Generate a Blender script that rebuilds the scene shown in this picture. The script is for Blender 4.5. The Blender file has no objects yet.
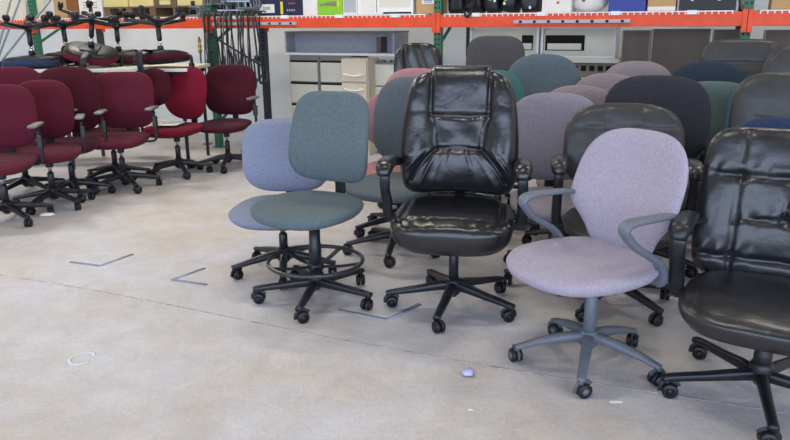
import bpy, bmesh, math, random
from mathutils import Vector, Matrix, noise
random.seed(7)
sc = bpy.context.scene
col = sc.collection
R = math.radians
PI = math.pi

# ------------------------------------------------------------------ camera
CAMH = 1.40; F = 700.0
pitch = math.atan((220-24)/F)
fwd = Vector((0, math.cos(pitch), -math.sin(pitch)))
right = Vector((1, 0, -0.0067)); right = (right - fwd*right.dot(fwd)).normalized()
up = right.cross(fwd).normalized()
EYE = Vector((0, 0, CAMH))
cd = bpy.data.cameras.new('camera'); cam = bpy.data.objects.new('camera', cd); col.objects.link(cam)
cd.sensor_fit = 'HORIZONTAL'; cd.sensor_width = 36; cd.lens = 36*F/790; cd.clip_end = 200; cd.clip_start = .05
M = Matrix((right, up, -fwd)).transposed().to_4x4(); M.translation = EYE
cam.matrix_world = M
sc.camera = cam

def ray(px, py): return fwd + right*((px-395)/F) - up*((py-220)/F)
def G(px, py, z=0.0):
    d = ray(px, py); t = (z-CAMH)/d.z; return EYE + d*t
def atY(px, py, Y):
    d = ray(px, py); return EYE + d*(Y/d.y)

# ------------------------------------------------------------------ materials
def lin(c): return c/12.92 if c <= .04045 else ((c+.055)/1.055)**2.4
def srgb(r, g, b): return (lin(r/255), lin(g/255), lin(b/255), 1)
def mat(name, c, rough=.6, metal=0, spec=.5, nscale=0, namt=0.0, bump=0, bscale=200, c2=None, sheen=0, coat=0, emit=None, es=1):
    m = bpy.data.materials.new(name); m.use_nodes = True
    nt = m.node_tree; b = nt.nodes['Principled BSDF']
    b.inputs['Base Color'].default_value = c
    b.inputs['Roughness'].default_value = rough; b.inputs['Metallic'].default_value = metal
    b.inputs['Specular IOR Level'].default_value = spec
    if sheen: b.inputs['Sheen Weight'].default_value = sheen
    if coat: b.inputs['Coat Weight'].default_value = coat; b.inputs['Coat Roughness'].default_value = .25
    if emit: b.inputs['Emission Color'].default_value = emit; b.inputs['Emission Strength'].default_value = es
    tc = None
    if nscale or bump:
        tc = nt.nodes.new('ShaderNodeTexCoord')
    if nscale:
        n = nt.nodes.new('ShaderNodeTexNoise'); n.inputs['Scale'].default_value = nscale; n.inputs['Detail'].default_value = 4
        nt.links.new(tc.outputs['Object'], n.inputs['Vector'])
        r = nt.nodes.new('ShaderNodeValToRGB'); r.color_ramp.elements[0].position = .3; r.color_ramp.elements[1].position = .7
        a = c2 if c2 else tuple(x*(1-namt) for x in c[:3])+(1,)
        r.color_ramp.elements[0].color = a
        r.color_ramp.elements[1].color = c if c2 else tuple(min(1, x*(1+namt)) for x in c[:3])+(1,)
        nt.links.new(n.outputs['Fac'], r.inputs['Fac']); nt.links.new(r.outputs['Color'], b.inputs['Base Color'])
    if bump:
        n2 = nt.nodes.new('ShaderNodeTexNoise'); n2.inputs['Scale'].default_value = bscale; n2.inputs['Detail'].default_value = 3
        nt.links.new(tc.outputs['Object'], n2.inputs['Vector'])
        bp = nt.nodes.new('ShaderNodeBump'); bp.inputs['Strength'].default_value = bump; bp.inputs['Distance'].default_value = .004
        nt.links.new(n2.outputs['Fac'], bp.inputs['Height']); nt.links.new(bp.outputs['Normal'], b.inputs['Normal'])
    return m
def fabric(name, r, g, b, amt=.22): return mat(name, srgb(r, g, b), .95, spec=.15, nscale=110, namt=amt, bump=.35, bscale=350, sheen=.05)
def leather(name, r, g, b, rough=.36): return mat(name, srgb(r, g, b), rough, spec=.6, nscale=25, namt=.25, bump=.55, bscale=34, coat=.25)
MT = {}
MT['plastic'] = mat('black_plastic', srgb(28, 30, 36), .38, nscale=30, namt=.15)
MT['dkplastic'] = mat('dark_plastic', srgb(17, 17, 21), .45, nscale=30, namt=.15)
MT['pad'] = mat('grey_black_rubber', srgb(104, 106, 108), .5, nscale=30, namt=.12)
MT['greyplastic'] = mat('grey_plastic', srgb(104, 110, 121), .42, nscale=40, namt=.06)
MT['greydark'] = mat('mid_grey_plastic', srgb(84, 88, 96), .45, nscale=40, namt=.06)
MT['chrome'] = mat('chrome', srgb(190, 195, 205), .18, 1)
MT['steel'] = mat('dull_steel', srgb(140, 146, 152), .4, .8, nscale=40, namt=.15)
MT['ring'] = mat('black_footring', srgb(52, 54, 58), .28, .3, coat=.4)
MT['leather'] = leather('black_leather', 24, 24, 29, .30)
MT['leather2'] = leather('worn_black_leather', 30, 30, 35, .36)
MT['leather3'] = leather('charcoal_leather', 38, 37, 39, .55)
MT['maroon'] = fabric('maroon_fabric', 90, 30, 47)
MT['maroon2'] = fabric('dark_maroon_fabric', 70, 23, 36)
MT['crimson'] = fabric('crimson_fabric', 116, 20, 44)
MT['lavender'] = fabric('lavender_fabric', 166, 158, 174, .12)
MT['mauve'] = fabric('mauve_grey_fabric', 138, 132, 142, .15)
MT['mauve2'] = fabric('mauve_taupe_fabric', 138, 127, 132, .15)
MT['teal'] = fabric('grey_teal_fabric', 94, 107, 112, .18)
MT['blue'] = fabric('periwinkle_fabric', 130, 137, 158, .15)
MT['slate'] = fabric('slate_fabric', 96, 105, 112, .18)
MT['pink'] = fabric('dusty_pink_fabric', 168, 124, 128, .15)
MT['taupe'] = fabric('taupe_grey_fabric', 80, 78, 80, .2)
MT['brightteal'] = fabric('bright_teal_fabric', 66, 106, 104, .18)
MT['tealblue'] = fabric('teal_blue_fabric', 88, 101, 107, .18)
MT['paleteal'] = fabric('pale_teal_fabric', 88, 106, 105, .18)
MT['navyteal'] = fabric('dark_teal_blue_fabric', 46, 57, 70, .2)
MT['navy'] = fabric('navy_fabric', 48, 60, 88, .2)
MT['bluefab'] = fabric('steel_blue_fabric', 74, 98, 130, .2)
MT['charcoal'] = fabric('charcoal_fabric', 52, 52, 58, .2)
MT['orange'] = mat('orange_paint', srgb(232, 78, 34), .5, nscale=9, namt=.10)
MT['green'] = mat('green_paint', srgb(46, 110, 84), .5, nscale=12, namt=.15)
MT['bluegreypaint'] = mat('dark_blue_paint', srgb(40, 52, 66), .5)
MT['hole'] = mat('dark_hole', srgb(14, 14, 16), .9)
MT['white'] = mat('white_metal', srgb(238, 240, 238), .5, nscale=5, namt=.04)
MT['cream'] = mat('cream_laminate', srgb(222, 220, 204), .5, nscale=5, namt=.04)
MT['beige'] = mat('beige_paint', srgb(208, 196, 176), .5, nscale=5, namt=.05)
MT['greige'] = mat('grey_beige', srgb(136, 130, 118), .6, nscale=5, namt=.05)
MT['panelgrey'] = mat('grey_panel_fabric', srgb(160, 166, 174), .9, nscale=40, namt=.1)
MT['brown'] = mat('brown_laminate', srgb(92, 84, 76), .7, nscale=3, namt=.15)
MT['card'] = mat('cardboard', srgb(190, 158, 112), .9, nscale=6, namt=.08)
MT['carddark'] = mat('dark_cardboard', srgb(140, 88, 52), .9, nscale=6, namt=.08)
MT['yellowcard'] = mat('yellow_cardboard', srgb(226, 208, 140), .85, nscale=6, namt=.05)
MT['whitecard'] = mat('white_cardboard', srgb(232, 230, 224), .8, nscale=8, namt=.04)
MT['navycard'] = mat('navy_printed_card', srgb(26, 32, 66), .5, nscale=6, namt=.2)
MT['greencard'] = mat('lime_card', srgb(140, 204, 40), .5, nscale=6, namt=.06)
MT['bluebin'] = mat('blue_plastic_bin', srgb(44, 62, 150), .5, nscale=6, namt=.08)
MT['blackcase'] = mat('black_case', srgb(26, 27, 34), .5, nscale=6, namt=.2)
MT['wood'] = mat('pallet_wood', srgb(110, 92, 70), .9, nscale=14, namt=.2)
MT['red'] = mat('red_paint', srgb(180, 24, 28), .4)
MT['redprint'] = mat('red_print', srgb(216, 84, 76), .7)
MT['yellow'] = mat('yellow_print', srgb(228, 212, 60), .6)
MT['paper'] = mat('white_paper', srgb(240, 238, 230), .8)
MT['ink'] = mat('grey_ink', srgb(96, 96, 100), .8)
MT['blueink'] = mat('blue_ink', srgb(60, 70, 150), .8)
MT['strip'] = mat('grey_outlet_strip', srgb(178, 182, 184), .45)
MT['cable'] = mat('cable_rubber', srgb(30, 32, 34), .6)
MT['cablegrey'] = mat('grey_cable_rubber', srgb(96, 100, 100), .6)
MT['brass'] = mat('brass', srgb(180, 150, 70), .35, .9)
MT['tape'] = mat('blue_grey_tape', srgb(150, 158, 178), .7, nscale=20, namt=.15)
MT['clear'] = mat('clear_plastic', srgb(176, 180, 214), .12, spec=.8)
MT['chip'] = mat('white_floor_paint', srgb(226, 228, 234), .8)
MT['lamp'] = mat('lamp_diffuser', (1, 1, 1, 1), .5, emit=(1, .95, .86, 1), es=6)

# concrete floor
def floor_mat():
    m = bpy.data.materials.new('stained_concrete'); m.use_nodes = True; nt = m.node_tree; L = nt.links
    b = nt.nodes['Principled BSDF']; b.inputs['Roughness'].default_value = .62; b.inputs['Specular IOR Level'].default_value = .35
    tc = nt.nodes.new('ShaderNodeTexCoord')
    def nz(s, d=6, dist=0, rough=.6):
        n = nt.nodes.new('ShaderNodeTexNoise'); n.inputs['Scale'].default_value = s; n.inputs['Detail'].default_value = d
        n.inputs['Distortion'].default_value = dist; n.inputs['Roughness'].default_value = rough
        L.new(tc.outputs['Object'], n.inputs['Vector']); return n
    def ramp(src, p0, c0, p1, c1):
        r = nt.nodes.new('ShaderNodeValToRGB'); e = r.color_ramp.elements
        e[0].position = p0; e[0].color = c0; e[1].position = p1; e[1].color = c1; L.new(src, r.inputs['Fac']); return r
    def mix(f, a, c, mode='MIX'):
        x = nt.nodes.new('ShaderNodeMix'); x.data_type = 'RGBA'; x.blend_type = mode
        if isinstance(f, float): x.inputs[0].default_value = f
        else: L.new(f, x.inputs[0])
        L.new(a, x.inputs[6]); L.new(c, x.inputs[7]); return x.outputs[2]
    big = ramp(nz(.9, 5, .4).outputs['Fac'], .3, srgb(206, 195, 184), .7, srgb(218, 219, 230))
    mid = ramp(nz(6, 7, .6, .7).outputs['Fac'], .32, (.80, .79, .79, 1), .66, (1, 1, 1, 1))
    fine = ramp(nz(70, 5, 0, .75).outputs['Fac'], .3, (.80, .80, .80, 1), .6, (1, 1, 1, 1))
    warm = ramp(nz(2.2, 6, 1.2).outputs['Fac'], .5, (1, 1, 1, 1), .75, (1, .95, .86, 1))
    c = mix(.8, big.outputs['Color'], mid.outputs['Color'], 'MULTIPLY')
    c = mix(.9, c, fine.outputs['Color'], 'MULTIPLY')
    c = mix(.9, c, warm.outputs['Color'], 'MULTIPLY')
    # scattered pale scuffs
    sc_ = ramp(nz(11, 8, 2.5, .8).outputs['Fac'], .66, (0, 0, 0, 1), .72, (1, 1, 1, 1))
    rgb = nt.nodes.new('ShaderNodeRGB'); rgb.outputs[0].default_value = srgb(214, 214, 220)
    mm = nt.nodes.new('ShaderNodeMath'); mm.operation = 'MULTIPLY'; mm.inputs[1].default_value = .5; L.new(sc_.outputs['Color'], mm.inputs[0])
    c = mix(mm.outputs[0], c, rgb.outputs[0])
    L.new(c, b.inputs['Base Color'])
    bp = nt.nodes.new('ShaderNodeBump'); bp.inputs['Strength'].default_value = .25; bp.inputs['Distance'].default_value = .01
    L.new(nz(25, 6).outputs['Fac'], bp.inputs['Height']); L.new(bp.outputs['Normal'], b.inputs['Normal'])
    return m
MT['floor'] = floor_mat()
MT['wall'] = mat('pale_wall_paint', srgb(214, 222, 228), .8, nscale=1.5, namt=.06)
MT['wallcream'] = mat('cream_wall_paint', srgb(232, 228, 214), .8, nscale=1.5, namt=.05)
MT['ceil'] = mat('ceiling_paint', srgb(120, 120, 116), .9, nscale=2, namt=.05)
MT['joint'] = mat('dark_joint', srgb(112, 106, 102), .9, nscale=20, namt=.3, c2=srgb(206, 206, 210))

# ------------------------------------------------------------------ mesh helpers
class MB:
    def __init__(s): s.v = []; s.f = []; s.m = []; s.mats = []; s.sm = []
    def mi(s, m):
        if m not in s.mats: s.mats.append(m)
        return s.mats.index(m)
    def add(s, vs, fs, m, smooth=True, X=None):
        o = len(s.v); k = s.mi(m)
        if X is not None: vs = [X @ Vector(v) for v in vs]
        s.v += [tuple(v) for v in vs]
        for f in fs: s.f.append([i+o for i in f]); s.m.append(k); s.sm.append(smooth)
    def box(s, c, d, m, bev=0, X=None):
        bm = bmesh.new(); bmesh.ops.create_cube(bm, size=1)
        for v in bm.verts: v.co = Vector((v.co.x*d[0]+c[0], v.co.y*d[1]+c[1], v.co.z*d[2]+c[2]))
        if bev: bmesh.ops.bevel(bm, geom=bm.edges[:], offset=min(bev, min(d)*.45), segments=2, profile=.7, affect='EDGES')
        bm.verts.ensure_lookup_table()
        s.add([v.co.copy() for v in bm.verts], [[v.index for v in f.verts] for f in bm.faces], m, False, X); bm.free()
    def lathe(s, prof, m, seg=20, c=(0, 0, 0), axis='z', X=None):
        vs = []; fs = []
        for r, z in prof:
            for i in range(seg):
                a = 2*PI*i/seg
                p = (r*math.cos(a), r*math.sin(a), z)
                if axis == 'y': p = (p[0], p[2], p[1])
                if axis == 'x': p = (p[2], p[0], p[1])
                vs.append((p[0]+c[0], p[1]+c[1], p[2]+c[2]))
        n = len(prof)
        for j in range(n-1):
            for i in range(seg):
                a, b_ = j*seg+i, j*seg+(i+1) % seg
                fs.append([a, b_, b_+seg, a+seg])
        fs.append([i for i in range(seg)][::-1]); fs.append([(n-1)*seg+i for i in range(seg)])
        s.add(vs, fs, m, True, X)
    def sweep(s, pts, size, m, seg=12, sub=6, n=2.6, hint=(0, 0, 1), closed=False, X=None):
        """tube along a smoothed path; size = (w,h) or a list of (w,h); h is measured along hint"""
        P = [Vector(p) for p in pts]; k = len(P)
        S = size if isinstance(size, list) else [size]*k
        path = []; sz = []
        rng = k if closed else k-1
        for i in range(rng):
            g = (lambda j: P[j % k]) if closed else (lambda j: P[max(0, min(k-1, j))])
            p0, p1, p2, p3 = g(i-1), g(i), g(i+1), g(i+2)
            for j in range(sub):
                t = j/sub
                path.append(.5*((2*p1)+(-p0+p2)*t+(2*p0-5*p1+4*p2-p3)*t*t+(-p0+3*p1-3*p2+p3)*t**3))
                a, b_ = S[i], S[(i+1) % k]; sz.append((a[0]*(1-t)+b_[0]*t, a[1]*(1-t)+b_[1]*t))
        if not closed: path.append(P[-1]); sz.append(S[-1])
        vs = []; fs = []; N = len(path); H = Vector(hint)
        prev = None
        for i in range(N):
            if closed: T = (path[(i+1) % N]-path[i-1]).normalized()
            else: T = (path[min(N-1, i+1)]-path[max(0, i-1)]).normalized()
            side = T.cross(H)
            if side.length < .25 and prev is not None: side = prev - T*prev.dot(T)
            elif side.length < 1e-4: side = T.cross(Vector((0, 1, 0)))
            side.normalize()
            if prev is not None and side.dot(prev) < 0: side = -side
            prev = side; U = side.cross(T).normalized()
            w, h = sz[i]
            for j in range(seg):
                a = 2*PI*j/seg; c_, s_ = math.cos(a), math.sin(a)
                x = math.copysign(abs(c_)**(2/n), c_)*w/2; y = math.copysign(abs(s_)**(2/n), s_)*h/2
                vs.append(path[i]+side*x+U*y)
        for i in range(N if closed else N-1):
            for j in range(seg):
                a = i*seg+j; b_ = i*seg+(j+1) % seg; c_ = ((i+1) % N)*seg+(j+1) % seg; d_ = ((i+1) % N)*seg+j
                fs.append([a, b_, c_, d_])
        if not closed: fs.append(list(range(seg))[::-1]); fs.append([(N-1)*seg+j for j in range(seg)])
        s.add(vs, fs, m, True, X)
    def cyl(s, a, b_, r, m, seg=12): s.sweep([a, b_], (2*r, 2*r), m, seg=seg, sub=1, n=2)
    def mesh(s, name):
        me = bpy.data.meshes.new(name); me.from_pydata(s.v, [], s.f)
        for m in s.mats: me.materials.append(m)
        me.polygons.foreach_set('material_index', s.m); me.polygons.foreach_set('use_smooth', s.sm)
        me.update()
        bm = bmesh.new(); bm.from_mesh(me); bmesh.ops.recalc_face_normals(bm, faces=bm.faces[:]); bm.to_mesh(me); bm.free()
        return me
def link(name, me, parent=None, loc=(0, 0, 0), rot=(0, 0, 0)):
    o = bpy.data.objects.new(name, me); col.objects.link(o); o.location = loc; o.rotation_euler = rot
    if parent: o.parent = parent
    return o
def tag(o, label, cat, group=None, kind=None):
    if label: o['label'] = label
    if cat: o['category'] = cat
    if group: o['group'] = group
    if kind: o['kind'] = kind
    return o
def struct(name, mb):
    o = link(name, mb.mesh(name)); o['kind'] = 'structure'; return o

def sgp(v, e): return math.copysign(abs(v)**e, v)
def cushion(mb, m, hw, hh, tf, tb, n=3.2, wp=None, q=6, disp=None, pos=None, rings=9, seg=56, top=None, eb=.5):
    """pillow: disc grid in the (x,z) plane; front bulges to -y by tf, back to +y by tb; pos maps (x,y,z)"""
    def P(a, r):
        s_ = sgp(math.sin(a), 2/n); c_ = sgp(math.cos(a), 2/n); t = r*s_
        return r*c_*hw*(wp(t) if wp else 1), t*hh, t
    vs = []; fs = []
    def layer(sign, th, rs):
        for r in rs:
            for j in range(seg):
                x, z, t = P(2*PI*j/seg, r)
                e = max(0, 1-r**q)**eb
                y = sign*th*e
                if sign < 0 and disp: y -= disp(x/hw, t)*min(1, e*1.6)
                v = (x, y, z); vs.append(pos(*v) if pos else v)
    fr = [math.sin(PI/2*i/rings) for i in range(1, rings+1)]
    c0 = (0, -tf-(disp(0, 0) if disp else 0), 0); vs.append(pos(*c0) if pos else c0)
    layer(-1, tf, fr)
    layer(1, tb, fr[:-1][::-1])
    c1 = (0, tb, 0); vs.append(pos(*c1) if pos else c1)
    nr = rings+rings-1
    for j in range(seg): fs.append([0, 1+j, 1+(j+1) % seg])
    for i in range(nr-1):
        for j in range(seg):
            a = 1+i*seg+j; b_ = 1+i*seg+(j+1) % seg
            fs.append([a, a+seg, b_+seg, b_])
    e = len(vs)-1
    for j in range(seg): fs.append([e, 1+(nr-1)*seg+(j+1) % seg, 1+(nr-1)*seg+j])
    mb.add(vs, fs, m)
def g_(x, c, w): return math.exp(-((x-c)/w)**2)

# ------------------------------------------------------------------ shared chair bits
CACHE = {}
def cached(key, fn):
    if key not in CACHE: CACHE[key] = fn()
    return CACHE[key]
def caster_mesh(style):
    mb = MB(); m = MT['dkplastic'] if style != 'grey' else MT['dkplastic']
    hood = MT['plastic'] if style != 'grey' else MT['greydark']
    r = .030
    for s in (-1, 1):
        mb.lathe([(.004, s*.004), (r*.85, s*.004), (r, s*.008), (r, s*.019), (r*.86, s*.023), (.006, s*.0235)], m, 18, (-.012, 0, r), 'y')
        mb.lathe([(.002, s*.0235), (r*.55, s*.0238), (.002, s*.0252)], hood if style != 'grey' else MT['greyplastic'], 12, (-.012, 0, r), 'y')
    # hood: half ring above the wheels
    pts = [(-.012+.031*math.cos(a), 0, r+.031*math.sin(a)) for a in [R(x) for x in (-15, 20, 55, 90, 125, 150)]]
    mb.sweep(pts, (.030, .006), hood, hint=(0, 1, 0), seg=8, sub=3)
    mb.cyl((0, 0, r+.02), (0, 0, .075), .0075, MT['steel'], 10)
    mb.lathe([(.013, .056), (.013, .066), (.009, .07)], hood, 12)
    return mb.mesh('caster')
def leg_mesh(style, L):
    mb = MB(); m = MT['greyplastic'] if style == 'grey' else MT['plastic']
    if style == 'steel': m = MT['ring']
    if style == 'grey':
        pts = [(.02, 0, .125), (.09, 0, .122), (.19, 0, .105), (L-.03, 0, .082), (L+.005, 0, .072)]
        sz = [(.05, .045), (.048, .040), (.042, .030), (.036, .022), (.032, .018)]
    elif style == 'box':
        pts = [(.02, 0, .098), (.10, 0, .095), (.20, 0, .088), (L-.03, 0, .082), (L+.018, 0, .077)]
        sz = [(.044, .046), (.042, .042), (.038, .034), (.036, .030), (.036, .026)]
    else:
        pts = [(.02, 0, .118), (.09, 0, .112), (.19, 0, .096), (L-.03, 0, .082), (L+.018, 0, .074)]
        sz = [(.052, .050), (.048, .044), (.042, .034), (.038, .028), (.034, .024)]
    mb.sweep(pts, sz, m, seg=14, sub=4, n=3.2)
    return mb.mesh('leg')
def hub_mesh(style):
    mb = MB(); m = MT['greyplastic'] if style == 'grey' else MT['plastic']
    z0 = .085 if style == 'grey' else .072
    mb.lathe([(.018, z0-.015), (.030, z0), (.042, z0+.012), (.044, .135), (.036, .152), (.030, .156)], m, 24)
    return mb.mesh('hub')
def base(root, style='black', L=.30, ang=0):
    ang -= math.degrees(root.rotation_euler.z)      # ang is measured in the world
    link('hub', cached(('hub', style), lambda: hub_mesh(style)), root)
    lm = cached(('leg', style, L), lambda: leg_mesh(style, L))
    cm = cached(('caster', style), lambda: caster_mesh(style))
    for i in range(5):
        a = R(ang+72*i)
        lg = link('leg', lm, root, rot=(0, 0, a))
        link('caster', cm, lg, (L, 0, 0), (0, 0, random.uniform(-2.5, 2.5)))
def column(root, zs, style='black', fat=False):
    mb = MB(); m = MT['greyplastic'] if style == 'grey' else MT['plastic']
    z1 = zs-.115
    if style == 'grey':
        mb.lathe([(.027, .12), (.027, z1-.09), (.024, z1-.085), (.024, z1)], m, 20)
    elif fat:
        mb.lathe([(.033, .12), (.033, z1-.13), (.029, z1-.12), (.029, z1)], m, 20)
    else:
        mb.lathe([(.025, .12), (.025, .12+(z1-.12)*.62), (.021, .125+(z1-.12)*.62)], m, 18)
    o = link('gas_lift', mb.mesh('gas_lift'), root)
    if not fat and style != 'grey':
        p = MB(); p.lathe([(.0145, .12+(z1-.12)*.60), (.0145, z1+.01)], MT['chrome'], 14)
        p.lathe([(.026, z1-.045), (.030, z1-.04), (.030, z1+.01)], m, 16)
        link('piston', p.mesh('piston'), o)
def mech(root, zs, style, lever=True, w=.17):
    mb = MB(); m = MT['greydark'] if style == 'grey' else MT['dkplastic']
    mb.box((0, .02, zs-.092), (w, .24, .045), m, .012)
    mb.box((0, .02, zs-.068), (w+.08, .20, .012), m, .004)
    o = link('mechanism', mb.mesh('mechanism'), root)
    if lever:
        l = MB(); l.sweep([(-.06, -.02, zs-.085), (-.18, -.03, zs-.085), (-.235, -.035, zs-.095)], (.009, .009), MT['plastic'], seg=8, sub=3, n=2)
        l.sweep([(-.21, -.033, zs-.09), (-.235, -.035, zs-.095), (-.265, -.038, zs-.098)], [(.012, .010), (.03, .013), (.024, .011)], MT['plastic'], seg=10, sub=3)
        link('lever', l.mesh('lever'), o)

def seat_obj(root, m, zs, W=.51, D=.51, th=.088, n=3.0, taper=.06, waterfall=.05, dish=.012, disp=None, shell=True, rings=9, seg=56, yc=-.03, q=5, eb=.5, crown=0):
    def wp(t): return 1 - taper*t      # t>0 is toward the back
    def pos(x, y, z):                  # z plane coord -> chair y, thickness -> z
        t = z/(D/2)
        zz = zs-.025 - y - waterfall*max(0, -t-.25)**2 + .018*max(0, t-.3) - dish*(1-(x/(W/2))**2)*(1-t*t)
        return (x, yc+z, zz)
    mb = MB(); cushion(mb, m, W/2, D/2, .028+crown, th-.028, n, wp, q, disp, pos, rings, seg, eb=eb)
    s = link('seat', mb.mesh('seat'), root)
    if shell:
        p = MB()
        def pos2(x, y, z):
            t = z/(D/2); return (x, yc+z, zs-.025-(th-.028)*.55 - y - waterfall*max(0, -t-.25)**2*.9+.018*max(0, t-.3))
        cushion(p, MT['dkplastic'], W/2*.93, D/2*.93, .006, th*.30+.004, n, wp, 5, None, pos2, 5, 40)
        link('seat_shell', p.mesh('seat_shell'), root)
    return s

def back_obj(root, m, zb, zt, W=.46, tf=.045, tb=.03, n=3.2, wp=None, wrap=.035, tilt=8, lumbar=.025, yb=.20, disp=None, shell=None, rings=9, seg=56, q=5, bar=True, zs=.47, barm=None, eb=.5, lumb_t=-.3, wz=None):
    hh = (zt-zb)/2; zc = (zt+zb)/2; tl = R(tilt)
    def bend(x, y, z):
        xn = x/(W/2); t = z/hh
        yy = y - wrap*xn*xn - lumbar*g_(t, lumb_t, .55)
        zz = z+hh+(wz(xn, t) if wz else 0)
        return (x, yb + yy*math.cos(tl) + zz*math.sin(tl), zb + zz*math.cos(tl) - yy*math.sin(tl)*.6)
    mb = MB(); cushion(mb, m, W/2, hh, tf, tb, n, wp, q, disp, bend, rings, seg, eb=eb)
    b = link('backrest', mb.mesh('backrest'), root)
    if shell:
        p = MB(); cushion(p, shell, W/2*.95, hh*.95, 0.0, tb+.012, n, wp, 5, None, bend, 5, 40)
        link('back_shell', p.mesh('back_shell'), root)
    if bar:
        k = MB()
        bt = Vector(bend(0, tb, -hh*.1))
        k.sweep([(0, .08, zs-.09), (0, yb+.02, zs-.092), (0, yb+tb+.05, zs-.05), (0, yb+tb+.05, zb+.02), tuple(bt+Vector((0, .010, 0)))],
                (.016, .062), barm or MT['dkplastic'], seg=10, sub=5, n=4, hint=(1, 0, 0))
        link('back_bar', k.mesh('back_bar'), root)
    return b

def arm_T(root, s, zs, x=.27, za=.67, padlen=.24, y0=-.02):
    a = MB()
    a.sweep([(s*.10, y0+.03, zs-.062), (s*(x-.05), y0+.03, zs-.062), (s*x, y0+.03, zs-.045), (s*(x+.008), y0+.03, zs+.02), (s*x, y0+.03, za-.03)],
            [(.016, .05), (.016, .05), (.018, .05), (.02, .046), (.02, .04)], MT['plastic'], seg=12, sub=4, n=4, hint=(0, 1, 0))
    a.box((s*(x+.006), y0+.03, (zs+za)/2-.01), (.034, .058, .10), MT['plastic'], .008)
    o = link('armrest', a.mesh('armrest'), root)
    p = MB()
    p.sweep([(s*x, y0-padlen*.5, za-.004), (s*x, y0-padlen*.35, za), (s*x, y0+.03, za), (s*x, y0+padlen*.4, za), (s*(x-.004), y0+padlen*.55, za-.006)],
            [(.05, .012), (.075, .026), (.07, .028), (.07, .026), (.045, .012)], MT['pad'], seg=14, sub=4, n=2.8)
    link('arm_pad', p.mesh('arm_pad'), o)

def arm_loop(root, s, zs, x=.30, za=.70, m=None, w=.040, yf=-.12, yr=.25, xr=.22, th=.020, ylow=.09):
    """C shaped arm: under the seat rear, out, up and forward, then back to the backrest"""
    a = MB(); m = m or MT['greyplastic']
    a.sweep([(s*.10, ylow, zs-.085), (s*(x-.06), ylow+.01, zs-.085), (s*(x-.008), ylow, zs-.06), (s*(x+.008), ylow-.05, zs+.02),
             (s*(x+.008), yf+.08, zs+.10), (s*x, yf+.022, za-.045), (s*x, yf+.006, za-.016), (s*x, yf+.045, za+.002), (s*x, yf+.16, za),
             (s*(x-.005), yr-.10, za-.008), (s*(xr+.05), yr-.01, za-.03), (s*xr, yr+.045, za-.05)],
            [(th, w), (th, w), (th*1.1, w), (th*1.1, w), (th*1.1, w*.95), (th*1.1, w*.95), (th*1.1, w), (th*.95, w*1.25), (th*.9, w*1.3), (th*.9, w*1.1), (th*.9, w*.9), (th*.8, w*.7)],
            m, seg=14, sub=5, n=2.8, hint=(1, 0, 0))
    return link('armrest', a.mesh('armrest'), root)

def arm_exec(root, s, zs, x=.31, za=.72, yf=-.17, yr=.20, pad=None, m=None, xr=None, w=.048):
    a = MB(); m = m or MT['plastic']; xr = xr or x-.03
    a.sweep([(s*.12, .02, zs-.07), (s*(x-.05), 0, zs-.07), (s*x, -.02, zs-.05), (s*(x+.004), -.06, zs+.05), (s*(x+.002), yf+.05, za-.11), (s*x, yf+.035, za-.045),
             (s*x, yf+.08, za-.018), (s*x, yf+.22, za-.02), (s*xr, yr, za-.045), (s*(xr-.02), yr+.05, za-.10)],
            [(.018, w), (.018, w), (.022, w), (.024, w), (.026, w*.95), (.026, w*.95), (.024, w), (.022, w), (.022, w*.9), (.020, w*.8)],
            m, seg=12, sub=4, n=3, hint=(1, 0, 0))
    o = link('armrest', a.mesh('armrest'), root)
    p = MB()
    p.sweep([(s*x, yf, za-.035), (s*x, yf+.02, za-.006), (s*x, yf+.09, za+.008), (s*x, yf+.19, za+.006), (s*(x-.006), yf+.28, za-.006), (s*(x-.01), yf+.31, za-.02)],
            [(.055, .04), (.082, .060), (.086, .060), (.078, .050), (.058, .038), (.034, .022)], pad or MT['leather'], seg=14, sub=4, n=2.4)
    link('arm_pad', p.mesh('arm_pad'), o)
    return o

# ------------------------------------------------------------------ chair kinds
def new_root(name, label, x, y, rot, cat='chair', group=None):
    o = bpy.data.objects.new(name, None); col.objects.link(o); o.location = (x, y, 0); o.rotation_euler = (0, 0, R(rot)); o.empty_display_size = .2
    return tag(o, label, cat, group)
def backhub(px, Yb, rot, off=.27):
    """hub position of a chair whose back is centred at image column px at distance Yb"""
    p = atY(px, 60, Yb); r = R(rot)
    return p.x + math.sin(r)*off, Yb - math.cos(r)*off
def topz(px, py, Yb): return atY(px, py, Yb).z

def task(name, label, x, y, rot, fab, zt=1.0, W=.48, zs=.48, n=3.2, ba=0, arms='T', zb=None, group=None, style='black', wp=None, tilt=8, L=.29, leather_=False, wrap=.035, za=.71, sW=.51, disp=None, yb=.20, tf=.045, tb=.03, shell=None, rings=9, seg=56, sdisp=None, eb=.5, q=5):
    r = new_root(name, label, x, y, rot, 'chair', group)
    base(r, style, L, ba); column(r, zs, style); mech(r, zs, style)
    seat_obj(r, fab, zs, W=sW, disp=sdisp, rings=rings, seg=seg, eb=eb, th=.10 if leather_ else .088)
    zb = zb if zb is not None else zs+.045
    back_obj(r, fab, zb, zt, W=W, n=n, wp=wp, tilt=tilt, zs=zs, yb=yb, wrap=wrap, disp=disp, shell=shell if shell is not None else MT['dkplastic'], tf=tf, tb=tb, rings=rings, seg=seg, eb=eb, q=q)
    for s in (-1, 1):
        if arms == 'T': arm_T(r, s, zs, x=max(.27, W/2+.035), za=za)
        elif arms == 'loop': arm_loop(r, s, zs, x=.295, za=za, m=MT['plastic'], xr=W/2-.03)
        elif arms == 'exec': arm_exec(r, s, zs, x=.305, za=za, pad=MT['leather2'], xr=W/2)
    return r

def pxy(px, py): p = G(px, py); return p.x, p.y

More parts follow.
